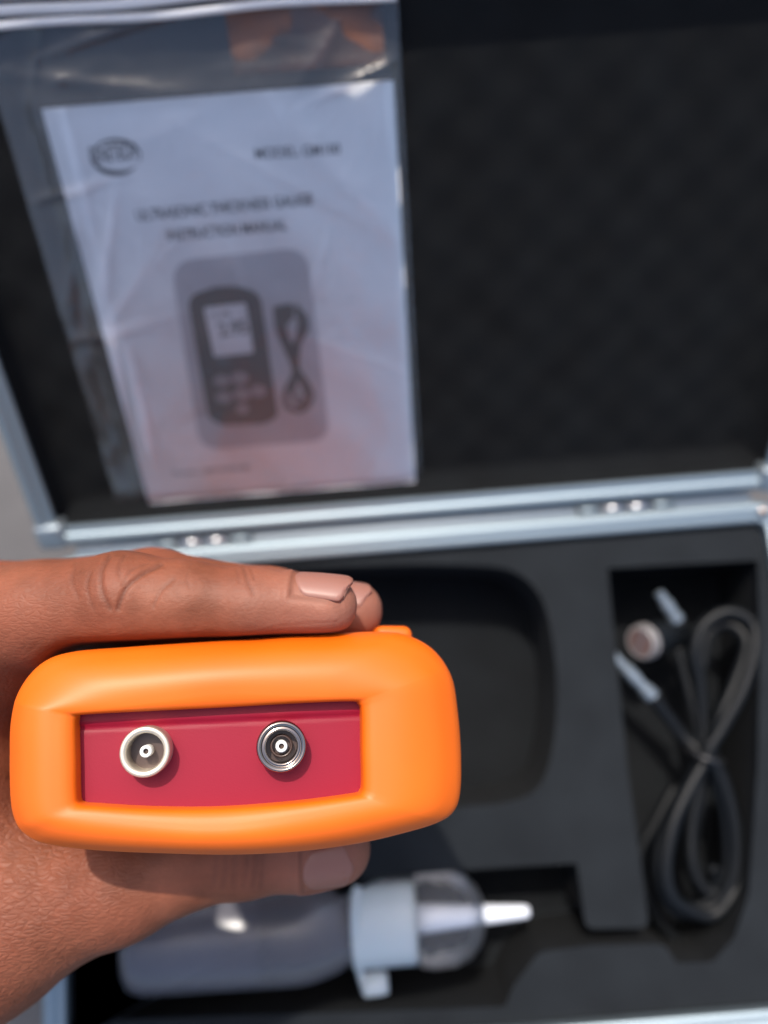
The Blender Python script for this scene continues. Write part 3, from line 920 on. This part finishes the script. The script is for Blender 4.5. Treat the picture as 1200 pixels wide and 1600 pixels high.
for (A, B, dor, a0, a1, hw, nm) in nails:
    t, dsl, sd, L_ = frame_on(A, B, dor)
    na, nl = 15, 13
    v = []
    for i in range(na):
        for j in range(nl):
            x = i / (na - 1); y = j / (nl - 1) * 2 - 1
            wloc = hw * (1 - .10 * (1 - x)) * (math.sqrt(max(0, 1 - max(0, (.22 - x) / .22) ** 2 * .55)))
            wloc *= 1 if x < .8 else math.sqrt(max(.05, 1 - ((x - .8) / .2) ** 2 * .85))
            s = a0 + (a1 - a0) * x + .9 * y * y * (1 - 2 * x)
            base = A + t * min(s, L_ + 3.2)
            off = sd * y * wloc
            p = base + off + dsl * 12
            for _ in range(40):
                d = sdf1(p)
                if d < .02: break
                p = p - dsl * max(d * .7, .02)
                if (p - base) @ dsl < -2: break
            # plates keep their arch past the finger end
            hgt_ = (p - base) @ dsl
            v.append((s, y * wloc, hgt_))
    # smooth plate: low-order arch along the finger
    v = np.array(v).reshape(na, nl, 3)
    k0 = int(na * .72)
    S_, Y_, H_ = v[:k0, 1:-1, 0].ravel(), v[:k0, 1:-1, 1].ravel(), v[:k0, 1:-1, 2].ravel()
    basis = lambda a, b: np.stack([np.ones_like(a), a, b, a * a, a * b, b * b], -1)
    kf, *_ = np.linalg.lstsq(basis(S_, Y_), H_, rcond=None)
    v[:, :, 2] = basis(v[:, :, 0], v[:, :, 1]) @ kf - .012 * np.maximum(v[:, :, 0] - v[k0, nl // 2, 0], 0) ** 2
    pts = []
    for i in range(na):
        for j in range(nl):
            y = abs(j / (nl - 1) * 2 - 1)
            lift = .03 - .30 * y ** 6 - (.5 if i == 0 else 0)
            pts.append((A + t * v[i, j, 0] + sd * v[i, j, 1] + dsl * (v[i, j, 2] + lift)) / 1000)
    n0 = len(pts)
    pts += [p - dsl * .0006 for p in pts]
    f = []
    for i in range(na - 1):
        for j in range(nl - 1):
            q = (i * nl + j, (i + 1) * nl + j, (i + 1) * nl + j + 1, i * nl + j + 1)
            f.append(q); f.append(tuple(n0 + k for k in reversed(q)))
    for i in range(na - 1):
        for j in (0, nl - 1):
            f.append((i * nl + j, (i + 1) * nl + j, n0 + (i + 1) * nl + j, n0 + i * nl + j))
    for j in range(nl - 1):
        for i in (0, na - 1):
            f.append((i * nl + j, i * nl + j + 1, n0 + i * nl + j + 1, n0 + i * nl + j))
    o = mesh('fingernail', pts, f, M_nail, hand)
    bm = bmesh.new(); bm.from_mesh(o.data); bmesh.ops.recalc_face_normals(bm, faces=bm.faces); bm.to_mesh(o.data); bm.free()

# ------------------------------------------------------------------ couplant bottle
ZB = .046
b0 = F3(206, 1466, ZB); b1 = F3(826, 1424, ZB)
axb = Vector(b1 - b0).normalized()
Mb = Matrix.Translation(Vector(b0)) @ Vector((0, 0, 1)).rotation_difference(axb).to_matrix().to_4x4()
SC = np.linalg.norm(b1 - b0) / 620.0
bot = empty('couplant_bottle', mat=Mb)
tag(bot, 'translucent squeeze bottle with pale blue cap lying in the foam pocket', 'bottle')
r = 80 * SC
mb = MB(); mb.lathe([(r * .05, .0012), (r * .72, .0004), (r * .9, .0012), (r * .98, .0045), (r, .009), (r, 262 * SC), (r * .96, 285 * SC), (r * .84, 318 * SC), (r * .66, 345 * SC), (r * .62, 362 * SC)], Matrix.Identity(4), 48, False)
mb.build('bottle_body', M_bottle, bot)
mb = MB(); mb.lathe([(.0002, .003), (r * .86, .003), (r * .93, .008), (r * .93, 200 * SC), (r * .7, 205 * SC), (.0002, 207 * SC)], Matrix.Identity(4), 40, False)
mb.build('gel_fill', plastic_thin('gel_film', (.34, .33, .42), .72, .15, 1.36), bot)
mb = MB()
rc = 63 * SC; pr = [(rc * .6, 346 * SC), (rc * 1.0, 346 * SC), (rc * 1.02, 352 * SC), (rc * 1.02, 356 * SC), (rc, 358 * SC), (rc * .985, 438 * SC), (rc * .95, 445 * SC), (rc * .4, 446 * SC)]
mb.lathe(pr, Matrix.Identity(4), 64, True)
mb.build('screw_cap', M_cap, bot)
mb = MB(); mb.lathe([(22 * SC, 444 * SC), (20 * SC, 470 * SC), (16 * SC, 520 * SC), (13.5 * SC, 560 * SC), (10.5 * SC, 605 * SC), (9.5 * SC, 616 * SC), (7 * SC, 621 * SC), (3 * SC, 621 * SC)], Matrix.Identity(4), 32, True)
mb.build('nozzle', M_nozzle, bot)
mb = MB(); mb.lathe([(66 * SC, 447 * SC), (70 * SC, 470 * SC), (68 * SC, 500 * SC), (58 * SC, 525 * SC), (40 * SC, 542 * SC), (20 * SC, 550 * SC)], Matrix.Identity(4), 40, False)
mb.build('dust_shield', M_clear, bot)
# tether strap with its little stopper
Mi = Mb.inverted()
st = [Mi @ Vector(F3(x, y, z)) for (x, y, z) in ((558, 1385, ZB + .014), (553, 1430, ZB + .0165), (556, 1480, ZB + .012), (562, 1515, ZB + .006), (570, 1545, ZB + .003))]
mb = MB(); mb.tube(spline(st, 6), .0014, 10); mb.build('tether_strap', M_cap, bot)
pA, pB = [Mi @ Vector(F3(x, y, ZB + .003)) for (x, y) in ((570, 1538), (606, 1534))]
mb = MB()
dd = (pB - pA).normalized(); Ms = Matrix.Translation(pA) @ Vector((0, 0, 1)).rotation_difference(dd).to_matrix().to_4x4()
mb.lathe([(.0030, -.001), (.0042, 0), (.0042, .0062), (.0036, (pB - pA).length)], Ms, 24); mb.build('stopper', M_cap, bot)

# ------------------------------------------------------------------ probe and coiled cable
pc = empty('probe_cable', F3(1090, 1200, .0195))
tag(pc, 'coiled black probe cable with two silver plugs in the right foam pocket', 'cable')
off = np.array(pc.location)
def Z4_(x, y, z): return F3(860 + x / 2.162, 860 + y / 2.162, z) - off      # from the enlarged view
def cab(pts, r=.0023):
    return spline([Z4_(*p) for p in pts], 10)
strands = [
    [(345, 495, 0.0450), (400, 565, 0.0430), (450, 630, 0.0420), (505, 690, 0.0440), (480, 760, 0.0450), (425, 860, 0.0460), (372, 1000, 0.0460), (368, 1110, 0.0450), (405, 1200, 0.0430), (470, 1228, 0.0420), (560, 1195, 0.0430), (615, 1110, 0.0450), (628, 1000, 0.0460), (612, 870, 0.0470), (568, 745, 0.0480), (530, 690, 0.0490),
     (585, 590, 0.0500), (650, 470, 0.0510), (688, 340, 0.0510), (680, 245, 0.0500), (600, 208, 0.0490), (520, 250, 0.0480), (488, 340, 0.0470), (505, 440, 0.0450), (515, 560, 0.0430), (520, 690, 0.0420), (500, 800, 0.0410), (478, 930, 0.0400), (480, 1060, 0.0400), (530, 1150, 0.0400), (600, 1140, 0.0400)],
    [(430, 330, 0.0390), (470, 480, 0.0390), (500, 600, 0.0400), (520, 700, 0.0470), (470, 800, 0.0490), (415, 920, 0.0500), (390, 1050, 0.0500), (400, 1150, 0.0490), (450, 1205, 0.0470), (540, 1235, 0.0450), (610, 1170, 0.0450), (640, 1060, 0.0430), (630, 930, 0.0420), (590, 780, 0.0430), (545, 680, 0.0460),
     (575, 560, 0.0470), (630, 430, 0.0470), (662, 320, 0.0470), (630, 262, 0.0450), (575, 250, 0.0430), (525, 300, 0.0420), (515, 400, 0.0410)],
    [(535, 690, .044), (460, 830, .043), (408, 980, .043), (395, 1090, .043), (430, 1185, .042), (500, 1205, .041), (575, 1150, .041), (600, 1040, .041), (590, 900, .042), (560, 780, .044), (530, 690, .045)],
    [(525, 700, .036), (520, 800, .036), (490, 930, .036), (470, 1050, .036), (500, 1140, .036), (550, 1130, .038), (560, 1090, .040), (540, 1070, .041)],
    [(420, 800, .030), (360, 910, .030), (300, 1035, .029), (330, 1170, .028), (400, 1290, .027), (480, 1345, .027), (580, 1310, .028), (640, 1200, .028), (650, 1080, .028)],
]
mb = MB()
for k, s_ in enumerate(strands):
    mb.tube(cab(s_), .0024 if k < 2 else .0022, 14)
mb.build('cable', M_cable, pc)
mb = MB()
tc_ = Vector(Z4_(520, 690, .0455)); a_, b_ = Vector(Z4_(485, 683, .0365)), Vector(Z4_(552, 697, .0365))
ax_ = Vector((-.32, -1, 0)).normalized(); side = Vector((1, -.32, 0)).normalized()
pts = [tc_ + side * (.0068 * math.cos(t)) + Vector((0, 0, 1)) * (.0075 * math.sin(t)) for t in np.linspace(0, 2 * math.pi, 28)]
mb.tube(pts, .0009, 8); mb.build('cable_tie', M_black, pc)
def plug(pa, pb, boot_to):
    A, B = Vector(Z4_(*pa)), Vector(Z4_(*pb))
    d = (B - A); L_ = d.length; Mx = Matrix.Translation(A) @ Vector((0, 0, 1)).rotation_difference(d.normalized()).to_matrix().to_4x4()
    mb = MB(); mb.lathe([(.0006, 0), (.0019, .0003), (.0020, L_ * .34), (.0026, L_ * .36), (.0027, L_ * .62), (.0023, L_ * .64), (.0024, L_ * .80), (.0030, L_ * .82), (.0030, L_)], Mx, 24)
    o = mb.build('plug', M_alu2, pc, smooth='auto')
    C_ = Vector(Z4_(*boot_to)); pts = [B + (C_ - B) * t for t in np.linspace(-.02, 1, 8)]
    mb = MB(); mb.tube(pts, list(np.linspace(.0029, .0022, 8)), 14); mb.build('plug_boot', M_cable, pc)
plug((203, 345, .047), (345, 495, .044), (430, 610, .035))
plug((365, 140, .047), (428, 236, .044), (478, 330, .034))
# round probe seen from its face
A, B = Vector(Z4_(305, 312, .049)), Vector(Z4_(425, 275, .036))
d = (B - A); Mx = Matrix.Translation(A) @ Vector((0, 0, 1)).rotation_difference(d.normalized()).to_matrix().to_4x4()
mb = MB(); mb.lathe([(.0056, .0004), (.0060, 0), (.0068, .0004), (.0070, .0015), (.0070, .009), (.0064, .0095), (.0064, d.length)], Mx, 40, True)
mb.build('probe', M_cable, pc, smooth='auto')
mb = MB(); mb.lathe([(.0053, -.0003), (.0057, -.0006), (.0064, -.0002), (.0070, .0010), (.0071, .003)], Mx, 40, False); mb.build('probe_ring', mat('grey_ring', (.16, .15, .15), .4), pc)
mb = MB(); mb.lathe([(.0055, -.0003), (.0002, -.0004)], Mx, 40, False); mb.build('probe_face', M_brown, pc)
mb = MB(); mb.box((0, 0, -.0005), (.0003, .0052, .0003)); o = mb.build('probe_split', M_inkgrey, pc, smooth=False); o.matrix_local = Mx @ Matrix.Rotation(R(35), 4, 'Z')

# ------------------------------------------------------------------ turn the lens frame level
bpy.context.view_layer.update()
for o in list(COL.objects):
    if o.parent is None and o.type in ('MESH', 'EMPTY') and o.name != 'ground':
        o.matrix_world = LEVEL @ o.matrix_world
